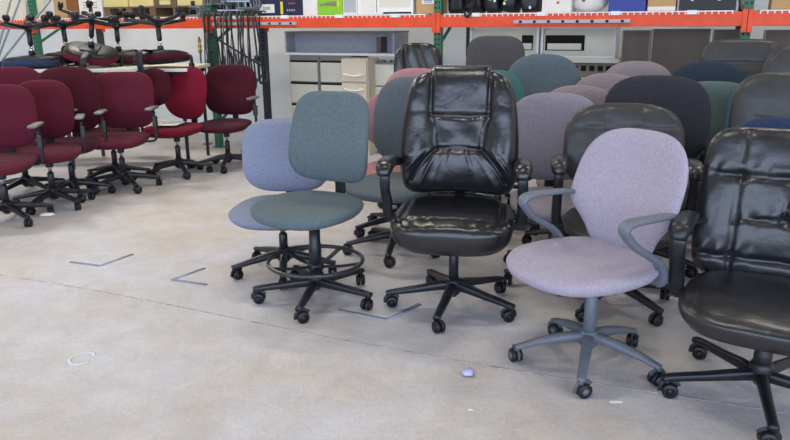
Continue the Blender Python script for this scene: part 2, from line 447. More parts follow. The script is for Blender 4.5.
# ---- 1 maroon group, left
MG = 'maroon task chairs at the left'
x, y = pxy(9, 221)
task('task_chair', 'maroon task chair nearest the camera of the left group, cut by the left photo edge', x, y, 12, MT['maroon'], .99, .50, ba=-37, n=3.0, group=MG, zb=.515)
x, y = pxy(55, 206)
task('task_chair', 'maroon task chair second from the left edge, its armrest above the white floor scrap', x, y, 20, MT['maroon'], .99, .44, ba=-30, n=3.0, group=MG, zb=.515)
x, y = backhub(66, 6.1, 10)
task('task_chair', 'maroon task chair with a wide back behind the second chair from the left edge', x, y, 10, MT['maroon2'], topz(66, 66, 6.1), .52, ba=15, group=MG, zb=.52)
x, y = backhub(10, 6.2, 25)
task('task_chair', 'maroon task chair at the back left corner, only its back top showing above the others', x, y, 25, MT['maroon'], topz(10, 66, 6.2), .50, ba=40, group=MG, zb=.52)
x, y = pxy(125, 188)
task('task_chair', 'maroon task chair facing forward in the middle of the left group with both armrests showing', x, y, 2, MT['maroon'], 1.01, .56, ba=238, group=MG, zb=.51, n=3.8)
x, y = pxy(180, 174)
task('task_chair', 'bright crimson task chair turned sideways with a white paper on its seat', x, y, -22, MT['crimson'], 1.02, .50, ba=-62, group=MG, n=2.6, zb=.51, arms=None)
crimson_xy = (x, y)
x, y = pxy(229, 168)
task('task_chair', 'dark maroon task chair at the right end of the left group, before the hanging cables', x, y, -8, MT['maroon2'], 1.02, .54, ba=200, group=MG, n=3.6, zb=.515)

x, y = backhub(118, 6.62, -6)
task('task_chair', 'dark maroon task chair hidden behind the forward facing one, only base and edge showing', x-.05, y+.12, 6, MT['maroon2'], .93, .44, ba=20, group=MG, zb=.52)

# ---- 2 middle
# drafting stool
x, y = pxy(317, 299)
st = new_root('drafting_stool', 'grey-teal armless drafting stool with a black foot ring', x, y, -26, 'stool')
zs = .548
base(st, 'box', .31, 189); column(st, zs, 'black', fat=True); mech(st, zs, 'black')
ring = MB(); pts = [(.245*math.cos(a), .245*math.sin(a), .215) for a in [2*PI*i/40 for i in range(40)]]
ring.sweep(pts, (.022, .022), MT['ring'], seg=10, sub=1, n=2, closed=True)
fr = link('foot_ring', ring.mesh('foot_ring'), st)
sp = MB()
for i in range(5):
    a = 2*PI*i/5+.3; sp.sweep([(.03*math.cos(a), .03*math.sin(a), .185), (.13*math.cos(a), .13*math.sin(a), .19), (.243*math.cos(a), .243*math.sin(a), .212)], (.028, .012), MT['plastic'], seg=8, sub=3, n=3)
sp.lathe([(.034, .165), (.042, .17), (.042, .20), (.034, .205)], MT['plastic'], 18)
link('ring_spokes', sp.mesh('ring_spokes'), fr)
seat_obj(st, MT['teal'], zs, W=.55, D=.50, n=2.5, taper=-.02, waterfall=.05, dish=.02, th=.085, yc=-.06)
back_obj(st, MT['teal'], .60, 1.07, W=.47, n=4.2, tilt=7, yb=.19, lumbar=.03, wrap=.03, zs=zs, shell=MT['dkplastic'], wp=lambda t: 1-.05*t)

x, y = pxy(285, 272)
task('task_chair', 'periwinkle blue armless task chair half hidden behind the drafting stool', x, y, -3, MT['blue'], topz(286, 118, y+.25), .52, zs=.42, n=3.4, ba=205, arms=None, zb=.44, sW=.54, wp=lambda t: 1+.03*t)
x, y = pxy(395, 252)
task('task_chair', 'slate grey armless task chair directly left of and behind the padded leather executive chair', x, y, -28, MT['slate'], topz(412, 77, 4.38), .50, zs=.475, n=3.0, ba=190, arms=None, zb=.53, sW=.53)

# executive leather chair
x, y = pxy(453, 306)
ex = new_root('executive_chair', 'black leather executive chair with pillowed headrest in the centre front', x, y, -10, 'chair')
zs = .515
base(ex, 'black', .325, 180); column(ex, zs, 'black'); mech(ex, zs, 'black')
def ex_seat(s, t):
    d = .012*g_(abs(s), 0, .75)
    d -= .010*g_(t, -.62, .035)
    d -= .008*g_(abs(s), .80, .04)*(1 if t > -.6 else 0)
    d += .0025*math.sin(26*s+3*math.sin(6*t))*g_(t, -.75, .35)
    return d
seat_obj(ex, MT['leather'], zs, W=.58, D=.57, th=.15, n=3.8, taper=.03, waterfall=.035, disp=ex_seat, rings=26, seg=120, yc=-.06, crown=.016, q=7)
def seamv(t):           # half distance of the two vertical seams
    if t > .25: return .50-.02*(1-t)
    if t > -.22: return .40+.10*max(0, (t-.0))/.25*.5 + .0
    return .40+.55*((-.22-t)/.78)**.8
def ex_back(s, t):
    a = abs(s); sv = seamv(t)
    wob = .02*math.sin(7*t)
    d = 0
    inside = a < sv
    d -= .016*g_(a, sv+wob*.3, .035)*(1 if t > -.75 else .4)
    if inside: d -= .016*(g_(t, .30, .030)+g_(t, -.20, .032))
    if inside: d += .018*math.cos(a/sv*PI/2)*(1 if t > .30 else (.6 if t > -.2 else 1.0))
    else: d += .018*math.sin(min(1, (a-sv)/max(.05, 1-sv))*PI)
    if t < -.2:   # gathered folds fanning from the lumbar seam
        fan = s/(.4+.55*((-.2-t)/.8))
        f = .5+.5*math.sin(21*fan+1.3*math.sin(5*s+2)); d += .011*(f**2)*g_(t, -.5, .34)*(.6+.4*math.sin(9*s+1))
    if .0 < a-sv: # creases on the bolsters
        f = .5+.5*math.sin(24*t+5*a+1.5*math.sin(8*t+s*3)); d -= .008*f**3*g_(t, .05, .35)
    if inside and -.2 < t < .3: d += .003*math.sin(9*t+11*s)
    n_ = noise.noise(Vector((s*4, t*5, 1.3))); d += .004*n_
    return d
back_obj(ex, MT['leather'], .525, 1.175, W=.60, tf=.075, tb=.055, n=6.0, wp=lambda t: 1.0 - .13*max(0, t+.1)**1.4 - .05*max(0, -t-.4), wz=lambda xn, t: .035*max(0, t-.2)*(1 if abs(xn) < .46 else max(0, 1-(abs(xn)-.46)/.08)) - .05*max(0, -t-.3)*(1-abs(xn)**2)*(-1), tilt=9, yb=.20, wrap=.05, lumbar=.03,
         disp=ex_back, rings=44, seg=200, zs=zs, q=7, shell=None, bar=True)
# raised headrest roll edge
for s in (-1, 1): arm_exec(ex, s, zs, x=.325, za=.745, yf=-.17, yr=.19, m=MT['plastic'], xr=.29, w=.052)

# lavender chair
x, y = pxy(587, 363)
lv = new_root('task_chair', 'pale lavender fabric task chair with grey loop arms and grey base in the front', x, y, -57, 'chair')
zs = .50
base(lv, 'grey', .30, 178); column(lv, zs, 'grey'); mech(lv, zs, 'grey')
seat_obj(lv, MT['lavender'], zs, W=.57, D=.58, n=2.35, taper=-.0, waterfall=.04, dish=.012, th=.09, yc=-.075, shell=False)
def lv_w(t):
    if t > -.1: return 1
    k = min(1, (-.1-t)/.55); return 1-.27*(k*k*(3-2*k))
back_obj(lv, MT['lavender'], .44, .985, W=.54, n=2.9, wp=lv_w, tf=.035, tb=.03, tilt=9, yb=.17, wrap=.05, lumbar=.035, zs=zs, shell=MT['greydark'], disp=lambda s, t: -.010*g_(t, -.78, .03), rings=20, seg=80, barm=MT['greydark'])
for s in (-1, 1): arm_loop(lv, s, zs, w=.05, th=.024, x=.262, za=.70, yf=-.17, yr=.20, xr=.21)

# tufted leather chair
x, y = pxy(757, 397)
tf_ = new_root('executive_chair', 'button-tufted black leather office chair at the right photo edge', x, y, -31, 'chair')
zs = .43
base(tf_, 'box', .35, 178); column(tf_, zs, 'black', fat=True); mech(tf_, zs, 'black')
XS = [-.54, 0, .54]; TS = [.38, -.16, -.68]
def tuft(s, t):
    d = 0
    for c_ in XS: d -= .013*g_(s, c_, .035)
    for c_ in TS: d -= .014*g_(t, c_, .040)
    for a in XS:
        for b_ in TS: d -= .016*math.exp(-((s-a)/.07)**2-((t-b_)/.07)**2)
    for c_ in TS:
        dt = t-c_; d += .0048*math.sin(34*s+2*math.sin(5*t))*g_(dt, .08, .09)
    d += .004*noise.noise(Vector((s*5, t*5, 4.1)))
    return d
back_obj(tf_, MT['leather2'], .39, 1.005, W=.64, tf=.060, tb=.05, n=6.5, tilt=10, yb=.22, wrap=.045, lumbar=.02, disp=tuft, rings=40, seg=180, zs=zs, q=6, wp=lambda t: 1-.03*max(0, t))
seat_obj(tf_, MT['leather2'], zs, W=.60, D=.58, th=.12, n=3.3, taper=.03, waterfall=.03, rings=18, seg=90, yc=-.05, crown=.01, disp=lambda s, t: -.006*g_(abs(s), .86, .03)+.004*noise.noise(Vector((s*3, t*3, 0))))
for s in (-1, 1): arm_exec(tf_, s, zs, x=.325, za=.665, yf=-.16, yr=.20, pad=MT['plastic'], m=MT['plastic'], xr=.28, w=.06)

# ---- 3 cluster behind
def clus(name, label, px, py, Yb, rot, fab, W, n=3.0, arms=None, ba=None, zb=None, zs=.48, off=.30, **k):
    x, y = backhub(px, Yb, rot, off)
    z = topz(px, py, Yb)
    if zb is None: zb = max(zs+.045, z-.56)
    return task(name, label, x, y, rot, fab, z, W, zs, n, ba if ba is not None else random.uniform(0, 72), arms, zb, **k)
def seams2(s, t): return -.008*(g_(s, -.28, .03)+g_(s, .28, .03)) - .006*g_(t, .45, .04) + .004*noise.noise(Vector((s*4, t*4, 2)))
def seamh(s, t): return -.010*g_(t, .1, .05)+.005*noise.noise(Vector((s*3, t*3, 5)))
clus('executive_chair', 'black leather high-back office chair directly behind the pale lavender chair', 628, 101, 3.66, -14, MT['leather3'], .59, 3.0, 'exec', 10, .55, leather_=True, disp=seams2, rings=24, seg=100, za=.74, tf=.06, tb=.045, off=.31, sW=.54)
clus('executive_chair', 'charcoal fabric high-back chair behind the plain black leather one and right of it', 660, 74, 4.22, -18, MT['charcoal'], .60, 3.0, 'exec', 30, .58, disp=lambda s, t: -.008*g_(t, .05, .05), rings=20, seg=80, tf=.055)
clus('task_chair', 'mauve-grey task chair immediately right of and behind the padded executive chair', 556, 91, 4.08, -6, MT['mauve'], .54, 2.8, None, 60, .52, sW=.50)
clus('task_chair', 'mauve-taupe task chair, second in the row that recedes from behind the executive chair', 581, 84, 4.6, -10, MT['mauve2'], .52, 2.6, None)
clus('task_chair', 'mauve-taupe task chair, third in the receding row, right of the teal-blue back', 609, 72, 5.1, -12, MT['mauve2'], .54, 2.5, None)
clus('task_chair', 'mauve-taupe task chair at the far end of the receding row, nearest the storage rack', 638, 60, 5.6, -14, MT['mauve2'], .58, 2.5, None)
clus('task_chair', 'teal-blue task chair with a large rounded back behind the mauve row', 543, 53, 5.3, -6, MT['tealblue'], .56, 2.6, None)
clus('task_chair', 'bright teal task chair peeking out above the executive headrest at its right', 496, 69, 5.05, 0, MT['brightteal'], .42, 2.6, None)
clus('task_chair', 'taupe-grey square-backed chair standing tall before the white overhead cabinet', 495, 35, 5.95, -6, MT['taupe'], .48, 4.0, None)
clus('task_chair', 'dusty pink task chair whose back edge shows right beside the drafting stool back', 402, 90, 4.95, -6, MT['pink'], .50, 3.0, None, 200, .56)
clus('task_chair', 'dusty pink task chair, left one of the two pink tops behind the executive chair', 417, 67, 5.55, 0, MT['pink'], .53, 2.8, None)
clus('task_chair', 'dusty pink task chair, right one of the two pink tops directly above the executive headrest', 456, 64, 5.6, -4, MT['pink'], .44, 2.8, None)
clus('executive_chair', 'black leather chair in the dark space under the shelf behind the pink chairs', 417, 42, 6.18, 4, MT['leather'], .42, 3.4, None, tb=.04, disp=lambda s, t: -.02*g_(s, -.5, .08)+.01*math.sin(9*s+4*t), rings=18, seg=70)
clus('task_chair', 'dark teal-blue task chair with a wide rounded back below the black headrest at right', 710, 60, 5.05, -20, MT['navyteal'], .58, 2.5, None)
clus('task_chair', 'pale teal task chair between the charcoal high-back and the tufted leather chair', 718, 80, 4.62, -20, MT['paleteal'], .48, 3.2, None, disp=lambda s, t: -.006*g_(t, -.5, .05))
clus('task_chair', 'steel blue task chair showing as a narrow strip beside the pale teal one', 779, 78, 4.42, -24, MT['bluefab'], .52, 3.2, None)
clus('executive_chair', 'black leather chair with broad square headrest before the right-hand rack upright', 741, 38, 5.32, -22, MT['leather3'], .57, 4.2, None, tb=.045, tf=.06, disp=lambda s, t: -.012*g_(t, .35, .05)-.006*g_(abs(s), .7, .04), rings=22, seg=90, za=.72)
clus('executive_chair', 'dark leather chair at the right photo edge, farthest back of those cut by it', 808, 45, 4.75, -26, MT['leather3'], .54, 3.4, None, disp=seamh, rings=16, seg=70)
clus('executive_chair', 'black leather high-back with horizontal crease behind the tufted chair', 794, 71, 3.95, -27, MT['leather3'], .57, 3.8, None, disp=seamh, rings=18, seg=80, tf=.06, tb=.045, zb=.55, off=.31)
clus('task_chair', 'dark blue low-back task chair just peeking over the tufted leather chair', 790, 115, 3.42, -27, MT['navy'], .46, 2.6, None)

# ---- inverted chairs on cabinets
def invert(root, X, Y, z, rz, tx=0, ty=0):
    root.location = (X, Y, z); root.rotation_euler = (PI+R(tx), R(ty), R(rz))

# ------------------------------------------------------------------ storage rack
RD = Vector((2.53, -1.08, 0)).normalized()         # along the rack, to the right
RN = Vector((-RD.y, RD.x, 0))                     # into the rack
P0 = Vector((.444, 7.2, 0))
RANG = math.atan2(RD.y, RD.x)
ZB = CAMH-.035; BH = .118; ZD = ZB+BH+.012
def rk(px, off=0.0):
    d = ray(px, 24); o = P0+RN*off
    k = o.dot(RN)/d.dot(RN); return Vector((d.x*k, d.y*k, 0))
def rparam(px, off=0.0): return (rk(px, off)-P0).dot(RD)
rack = tag(link('pallet_rack', None, loc=P0), 'long pallet rack with orange beams, green uprights and white wire decking', 'storage rack')
rack.rotation_euler = (0, 0, RANG)
BAY = 2.75; DEP = 1.07
posts = [-3, -2, -1, 0, 1, 2]
for k in posts:
    for side in (0, 1):
        u = MB(); m = MT['green'] if side == 0 else MT['bluegreypaint']
        u.box((k*BAY, side*DEP, 1.8), (.076, .07, 3.6), m, .004)
        u.box((k*BAY, side*DEP, .006), (.13, .12, .012), m)
        for i in range(34):
            for sx in (-.018, .018):
                u.box((k*BAY+sx, side*DEP-.0355, .75+i*.05), (.013, .004, .020), MT['hole'])
        link('upright', u.mesh('upright'), rack)
    b = MB()
    for z0 in (.3, 1.2, 2.1): b.sweep([(k*BAY, .04, z0), (k*BAY, DEP-.04, z0+.5)], (.03, .03), MT['green'] if k > -3 else MT['green'], seg=6, sub=1, n=4)
    link('brace', b.mesh('brace'), rack)
for k in posts[:-1]:
    for side in (0, 1):
        b = MB(); y0 = -.052 if side == 0 else DEP+.04
        b.box(((k+.5)*BAY, y0, ZB+BH/2), (BAY-.08, .045, BH), MT['orange'], .006)
        for e in (-1, 1):
            b.box(((k+.5)*BAY+e*(BAY/2-.022), y0-.003, ZB+BH/2-.015), (.040, .056, BH+.07), MT['orange'], .004)
        link('beam', b.mesh('beam'), rack)
    for hlf in (0, 1):
        d = MB(); x0 = k*BAY+.09+hlf*(BAY-.18)/2; w_ = (BAY-.18)/2-.03
        for i in range(25):
            xx = x0+i*w_/24
            d.box((xx, DEP/2-.005, ZD-.004), (.006, DEP+.12, .006), MT['white'])
            d.box((xx, -.0775, ZD-.016), (.010, .004, .030), MT['white'])
        for i in range(10): d.box((x0+w_/2, -.06+i*DEP/9, ZD-.010), (w_, .006, .006), MT['white'])
        d.box((x0+w_/2, -.0785, ZD-.006), (w_, .005, .008), MT['white'])
        d.box((x0+w_*.25, -.0795, ZD-.014), (.08, .006, .034), MT['white']); d.box((x0+w_*.75, -.0795, ZD-.014), (.08, .006, .034), MT['white'])
        link('wire_deck', d.mesh('wire_deck'), rack)

def on_rack(name, label, cat, px0, px1, off, z=None, group=None):
    """empty with x along the rack, y into it; width between two image columns"""
    a, b = rparam(px0, off), rparam(px1, off)
    c = P0+RN*off+RD*((a+b)/2)
    o = link(name, None, loc=(c.x, c.y, ZD if z is None else z), rot=(0, 0, RANG)); tag(o, label, cat, group)
    return o, b-a
def carton(name, label, cat, px0, px1, h, m, off=.0, dep=.35, deco=None, flaps=True, group=None, z=None):
    o, w = on_rack(name, label, cat, px0, px1, off, z, group)
    b = MB(); b.box((0, dep/2, h/2), (w, dep, h), m, .006)
    link('carton', b.mesh('carton'), o)
    if flaps:
        t = MB(); t.box((0, dep/2, h+.002), (w*.96, dep*.96, .004), m); t.box((0, dep/2, h+.0045), (w*.97, .05, .002), MT['yellowcard'])
        link('flap', t.mesh('flap'), o)
    if deco: deco(o, w, h)
    return o
def panel(o, name, x, z, w, h, m, y=-.0015):
    b = MB(); b.box((x, y, z), (w, .003, h), m); return link(name, b.mesh(name), o)
ZH = .34
def d_navy(o, w, h):
    panel(o, 'label', -w*.28, .075, w*.34, .09, MT['whitecard']); l = panel(o, 'label', .03, .08, .03, .13, MT['yellow'])
    for i in range(5): panel(o, 'lettering', -w*.28+(i-2)*.018, .078, .010, .035, MT['greige'], -.004)
    for i in range(4): panel(o, 'lettering', w*.18+i*.028, .055, .016, .022, MT['panelgrey'], -.003)
    for i in range(4): panel(o, 'lettering', w*.22+i*.022, .125, .012, .016, MT['redprint'], -.003)
carton('printed_box', 'navy printed carton with a white label and yellow stripe, left of the white carton', 'box', 258, 303, .34, MT['navycard'], deco=d_navy)
carton('carton_box', 'narrow plain white carton between the navy box and the lime green box', 'box', 303.5, 318, .32, MT['whitecard'])
def d_green(o, w, h):
    b = MB(); b.sweep([(-w*.42, -.004, .10), (-w*.05, -.004, .115), (w*.25, -.004, .112)], [(.004, .01), (.004, .035), (.004, .05)], MT['greige'], seg=8, sub=3)
    link('printed_picture', b.mesh('printed_picture'), o); panel(o, 'printed_picture', w*.33, .11, .022, .055, MT['yellow'])
carton('printed_box', 'lime green printed carton on the rack shelf', 'box', 318.5, 343, .33, MT['greencard'], deco=d_green)
def d_grey(o, w, h): panel(o, 'side_panel', 0, .16, w*.86, .27, MT['strip'])
carton('equipment_box', 'small light grey equipment box right of the lime green carton', 'box', 343.5, 357.5, .33, MT['white'], deco=d_grey, flaps=False)
def d_printer(o, w, h):
    panel(o, 'side_panel', -w*.31, .17, w*.26, .28, MT['whitecard']); panel(o, 'slot', w*.22, .014, w*.5, .016, MT['hole'])
    panel(o, 'seam', -w*.15, .17, .008, .30, MT['greige'])
    panel(o, 'front_panel', w*.18, .19, w*.56, .24, MT['cream'])
carton('printer', 'wide cream printer on the shelf between the lime carton and the cardboard box', 'printer', 358, 413, .36, MT['white'], deco=d_printer, flaps=False)
def d_card(o, w, h):
    panel(o, 'label', .02, .13, w*.6, .07, MT['paper']); panel(o, 'lettering', .02, .128, w*.45, .006, MT['blueink'], -.004); panel(o, 'lettering', .02, .112, w*.4, .006, MT['blueink'], -.004)
carton('cardboard_box', 'brown cardboard box with a white label beside the central green upright', 'box', 416, 436, .33, MT['card'], deco=d_card)
def d_red(o, w, h):
    panel(o, 'lettering', w*.05, .085, .025, .02, MT['redprint']); 
carton('carton_box', 'plain white carton with a small red mark left of the open white bag', 'box', 541, 570, .34, MT['whitecard'], deco=d_red)
carton('storage_bin', 'royal blue plastic bin on the rack shelf', 'bin', 607, 644, .34, MT['bluebin'], deco=lambda o, w, h: panel(o, 'rim', 0, h-.02, w+.01, .03, MT['bluebin'], -.008), flaps=False)
carton('cardboard_box', 'brown cardboard box with a white lower edge right of the blue bin', 'box', 646, 674, .33, MT['card'], deco=lambda o, w, h: panel(o, 'label', 0, .02, w*.98, .035, MT['whitecard']))
def d_case(o, w, h):
    for s in (-.27, .2): panel(o, 'latch', s*w, .13, .022, .10, MT['whitecard'])
    panel(o, 'lid_seam', 0, .11, w, .006, MT['hole'])
carton('equipment_case', 'wide black case with two white latches on the right of the shelf', 'case', 677, 734, .34, MT['blackcase'], deco=d_case, flaps=False)
carton('cardboard_box', 'tan cardboard box right of the right-hand green upright', 'box', 769, 815, .35, MT['card'])
carton('cardboard_box', 'dark brown cardboard box near the left end of the shelf', 'box', 69, 80, .34, MT['carddark'])
carton('cardboard_box', 'light brown cardboard box at the left end of the shelf, beside the fire extinguisher', 'box', 56, 68.5, .34, MT['card'])
def d_prt(o, w, h):
    for i in range(3): panel(o, 'lettering', 0, .12+i*.03, w*.6, .008, MT['greige'])
carton('carton_box', 'white printed carton above the tangle of upturned chair legs', 'box', 81, 104, .34, MT['whitecard'], deco=d_prt, z=ZD)
# pallet with yellow cartons
o, w = on_rack('wooden_pallet', 'dark wooden pallet on the shelf under the yellow cartons', 'pallet', 105, 206, .0)
for i in range(7): b = MB(); b.box((0, .05+i*.15, .115), (w, .09, .018), MT['wood']); link('top_board', b.mesh('top_board'), o)
for i in range(5): b = MB(); b.box((-w/2+.06+i*(w-.12)/4, .5, .060), (.09, 1.0, .09), MT['wood']); link('runner', b.mesh('runner'), o)
for i in range(3): b = MB(); b.box((0, .06+i*.43, .008), (w, .09, .014), MT['wood']); link('bottom_board', b.mesh('bottom_board'), o)
for (a, b_, t) in ((106, 130, 'left'), (131, 155, 'middle'), (179, 204, 'right')):
    carton('carton_box', 'yellow carton on the dark pallet, %s one of three' % t, 'box', a, b_, .30, MT['yellowcard'], z=ZD+.1245, off=.02, dep=.6, group='yellow cartons on the pallet', flaps=False)
carton('carton_box', 'dark brown carton with a pale label between the yellow cartons on the pallet', 'box', 156, 178, .28, MT['wood'], z=ZD+.1245, off=.03, dep=.5, deco=lambda o, w, h: panel(o, 'label', 0, .04, w*.5, .05, MT['yellowcard']), flaps=False)
# white bag with red print
o, w = on_rack('plastic_bag', 'crumpled white plastic bag with red print left of the blue bin', 'bag', 569, 604, .02)
b = MB()
def bagpos(x, y, z): 
    n_ = noise.noise_vector(Vector((x*9, y*9, z*9)))*.02
    return (x+n_.x, y+.14+n_.y, max(.0, z+.17+n_.z))
cushion(b, MT['whitecard'], w/2*.95, .17, .11, .11, 3, lambda t: 1-.15*t, 4, None, bagpos, 14, 60); link('bag', b.mesh('bag'), o)
panel(o, 'lettering', .05, .17, .10, .05, MT['redprint'], -.0)
panel(o, 'lettering', -.04, .10, .025, .02, MT['ink'], .01)
# black bags and keyboards heap
random.seed(11)
heap = [(446, 462, 'black soft bag on the shelf right of the central upright'), (463, 480, 'black soft bag with a dangling strap, second from the central upright'),
        (481, 498, 'black soft bag in the middle of the shelf heap'), (499, 516, 'black soft bag with pale tags in the shelf heap'), (517, 537, 'black soft bag beside the white carton')]
for i, (a, b_, lab) in enumerate(heap):
    o, w = on_rack('soft_bag', lab, 'bag', a, b_, .05, group='black bags on the shelf')
    m_ = MB(); sd = i*7.3
    def bp(x, y, z, sd=sd):
        n_ = noise.noise_vector(Vector((x*8+sd, y*8, z*8)))*.025
        return (x+n_.x, y+.15+n_.y, max(0, z+.165+n_.z))
    cushion(m_, MT['blackcase'], w/2*1.0, .17, .13, .13, 5.5, None, 6, None, bp, 14, 60); link('bag', m_.mesh('bag'), o)
    t = MB()
    if i == 1: t.sweep([(0, .05, .20), (-.03, -.02, .12), (-.04, -.12, .02), (0, -.14, -.03), (.04, -.13, .02), (.05, -.02, .12), (.04, .05, .2)], (.006, .03), MT['blackcase'], seg=8, hint=(0, 0, 1))
    else: t.sweep([(-.06, .05, .25), (-.04, 0, .30), (.04, 0, .30), (.06, .05, .25)], (.012, .02), MT['blackcase'], seg=8)
    link('strap', t.mesh('strap'), o)
    if i >= 2:
        for j in range(3): panel(o, 'tag', random.uniform(-.05, .05), random.uniform(.04, .2), .02, .025, MT['whitecard'] if j else MT['greencard'], .01)
o, w = on_rack('soft_bag', 'olive and white crumpled bag beside the right-hand green upright', 'bag', 736, 751, .03)
m_ = MB(); cushion(m_, mat('olive_cloth', srgb(120, 112, 84), .8, nscale=20, namt=.4, c2=srgb(220, 216, 204)), w/2, .13, .1, .1, 2.6, None, 4, None, lambda x, y, z: (x, y+.14, max(0, z+.13)), 10, 40); link('bag', m_.mesh('bag'), o)
# big pale carton at far left, black case right of upright
carton('cardboard_box', 'pale cardboard box at the far left end of the shelf cut by the photo edge', 'box', -12, 24, .34, MT['cream'])

# outlet strips on the beam
def outlet(px0, px1, lab, n_):
    a, b_ = rparam(px0, -.08), rparam(px1, -.08); c = P0+RN*(-.0895)+RD*((a+b_)/2); w = b_-a
    o = link('outlet_strip', None, loc=(c.x, c.y, ZB+.048), rot=(0, 0, RANG)); tag(o, lab, 'power strip', 'outlet strips on the orange beam')
    m_ = MB(); m_.box((0, 0, 0), (w, .026, .030), MT['strip'], .004); link('housing', m_.mesh('housing'), o)
    for i in range(n_):
        s = MB(); s.box((-w/2+(i+.5)*w/n_, -.014, 0), (.026, .004, .022), MT['hole'], .001); link('socket', s.mesh('socket'), o)
outlet(514, 630, 'long grey outlet strip fixed to the beam above the white overhead cabinets', 8)
outlet(255, 297, 'grey outlet strip on the beam below the navy printed carton', 4)
outlet(213, 252, 'grey outlet strip on the beam behind the hanging cables', 3)

# ------------------------------------------------------------------ furniture under the rack
def under(name, label, cat, px0, px1, off): return on_rack(name, label, cat, px0, px1, off, z=0)
CH = 1.06
def lateral(px0, px1, label, rows=4, m=None, hb=True):
    o, w = under('lateral_cabinet', label, 'filing cabinet', px0, px1, .42)
    m = m or MT['cream']
    b = MB(); b.box((0, .24, CH/2), (w, .46, CH), MT['greige'], .004); link('body', b.mesh('body'), o)
    hgt = (CH-.06)/rows
    for i in range(rows):
        z0 = CH-.05-(i+.5)*hgt
        d = MB(); d.box((0, -.002, z0-.012), (w-.035, .022, hgt-.035), m, .003); dr = link('drawer', d.mesh('drawer'), o)
        h = MB(); h.box((0, -.008, z0+hgt/2-.018), (w-.04, .012, .022), MT['hole']); link('handle', h.mesh('handle'), dr)
lateral(287.5, 317.5, 'cream lateral filing cabinet, left of the two under the grey open shelf unit')
lateral(318, 350, 'cream lateral filing cabinet right of its twin, partly hidden by the beige pedestal')
o, w = under('drawer_pedestal', 'beige drawer pedestal with curved white handles before the lateral cabinets', 'drawer unit', 340, 367, .10)
PH = 1.045; b = MB(); b.box((0, .15, PH/2), (w, .28, PH), MT['beige'], .005); link('body', b.mesh('body'), o)
for i, (zt_, zb_) in enumerate([(1.035, .80), (.79, .57), (.56, .34), (.33, .05)]):
    d = MB(); d.box((0, -.003, (zt_+zb_)/2), (w-.02, .026, zt_-zb_-.008), MT['beige'], .006); dr = link('drawer', d.mesh('drawer'), o)
    h = MB(); zc_ = zt_-.16 if i == 0 else zt_-.07
    h.sweep([(-w*.38, -.016, zc_+.008), (-w*.2, -.026, zc_-.006), (0, -.030, zc_-.010), (w*.2, -.026, zc_-.006), (w*.38, -.016, zc_+.008)], (.02, .018), MT['white'], seg=8, sub=3); link('handle', h.mesh('handle'), dr)
o, w = under('storage_cupboard', 'tall cream cupboard standing right of the beige drawer pedestal', 'cupboard', 368.5, 398, .30)
b = MB(); b.box((0, .25, .50), (w, .48, 1.0), MT['greige'], .004); link('body', b.mesh('body'), o)
for i in range(4): b = MB(); b.box((.02, 0, .985-(i+.5)*.24), (w-.06, .02, .225), MT['cream'], .003); link('drawer', b.mesh('drawer'), o)
for i in range(3):
    a = 375+i*7; o, w = on_rack('desk_bracket', 'grey metal desk bracket lying on the cream cupboard, %s of three' % ['leftmost', 'middle', 'rightmost'][i], 'bracket', a, a+9, .36, z=1.002, group='brackets on the cupboard')
    b = MB(); b.box((0, .03, .010), (w, .03, .020), MT['steel'], .002); b.box((-w*.3, .07, .010), (.02, .12, .016), MT['plastic'], .002); link('arm', b.mesh('arm'), o)
# open grey shelf unit lying on the lateral cabinets
o, w = on_rack('open_shelf_unit', 'long open grey shelf unit lying on the lateral cabinets just under the orange beam', 'shelf unit', 284, 394, .40, z=CH+.002)
H_ = .255; b = MB(); b.box((0, .22, .014), (w, .44, .028), MT['white'], .003); link('bottom_panel', b.mesh('bottom_panel'), o)
b = MB(); b.box((0, .22, H_), (w, .44, .02), MT['greige'], .003); link('top_panel', b.mesh('top_panel'), o)
b = MB(); b.box((0, .20, H_/2+.012), (w-.04, .016, H_-.034), MT['panelgrey']); link('back_panel', b.mesh('back_panel'), o)
for s in (-1, 1): b = MB(); b.box((s*(w/2-.012), .21, H_/2+.006), (.022, .41, H_-.036), MT['panelgrey'], .002); link('side_panel', b.mesh('side_panel'), o)
b = MB(); b.box((w*.36, .10, H_/2-.01), (.05, .17, H_-.09), MT['brown'], .002); link('divider', b.mesh('divider'), o)
# overhead cabinets on desks
def overhead(px0, px1, lab, shelf):
    o, w = on_rack('overhead_cabinet', lab, 'cabinet', px0, px1, .42, z=1.07)
    H = .295
    for (nm, c, d) in (('frame', (0, .19, H-.008), (w, .38, .020)), ('frame', (0, .19, .009), (w, .38, .020)), ('frame', (-w/2+.011, .19, H/2), (.022, .38, H-.04)), ('frame', (w/2-.011, .19, H/2), (.022, .38, H-.04))):
        b = MB(); b.box(c, d, MT['white'], .002); link(nm, b.mesh(nm), o)
    b = MB(); b.box((0, .05, H/2), (w-.046, .012, H-.04), MT['cream']); link('back_panel', b.mesh('back_panel'), o)
    for (xc, ww) in shelf:
        b = MB(); b.box((xc*w, .039, H*.47), (ww*w, .010, H*.50), MT['hole'], .002); sl = link('recess', b.mesh('recess'), o)
        for zz, hh in ((.40, .07), (.30, .06)):
            b = MB(); b.box((xc*w, .018, H*zz), (ww*w*.86, .03, H*hh*1.6), MT['cream'], .006); link('rail', b.mesh('rail'), sl)
    return o
overhead(470, 539.5, 'white framed overhead cabinet behind the tall taupe-grey chair', [(.33, .16)])
overhead(541.5, 617.5, 'white framed overhead cabinet with a black recess above the teal-blue chair', [(-.18, .53)])
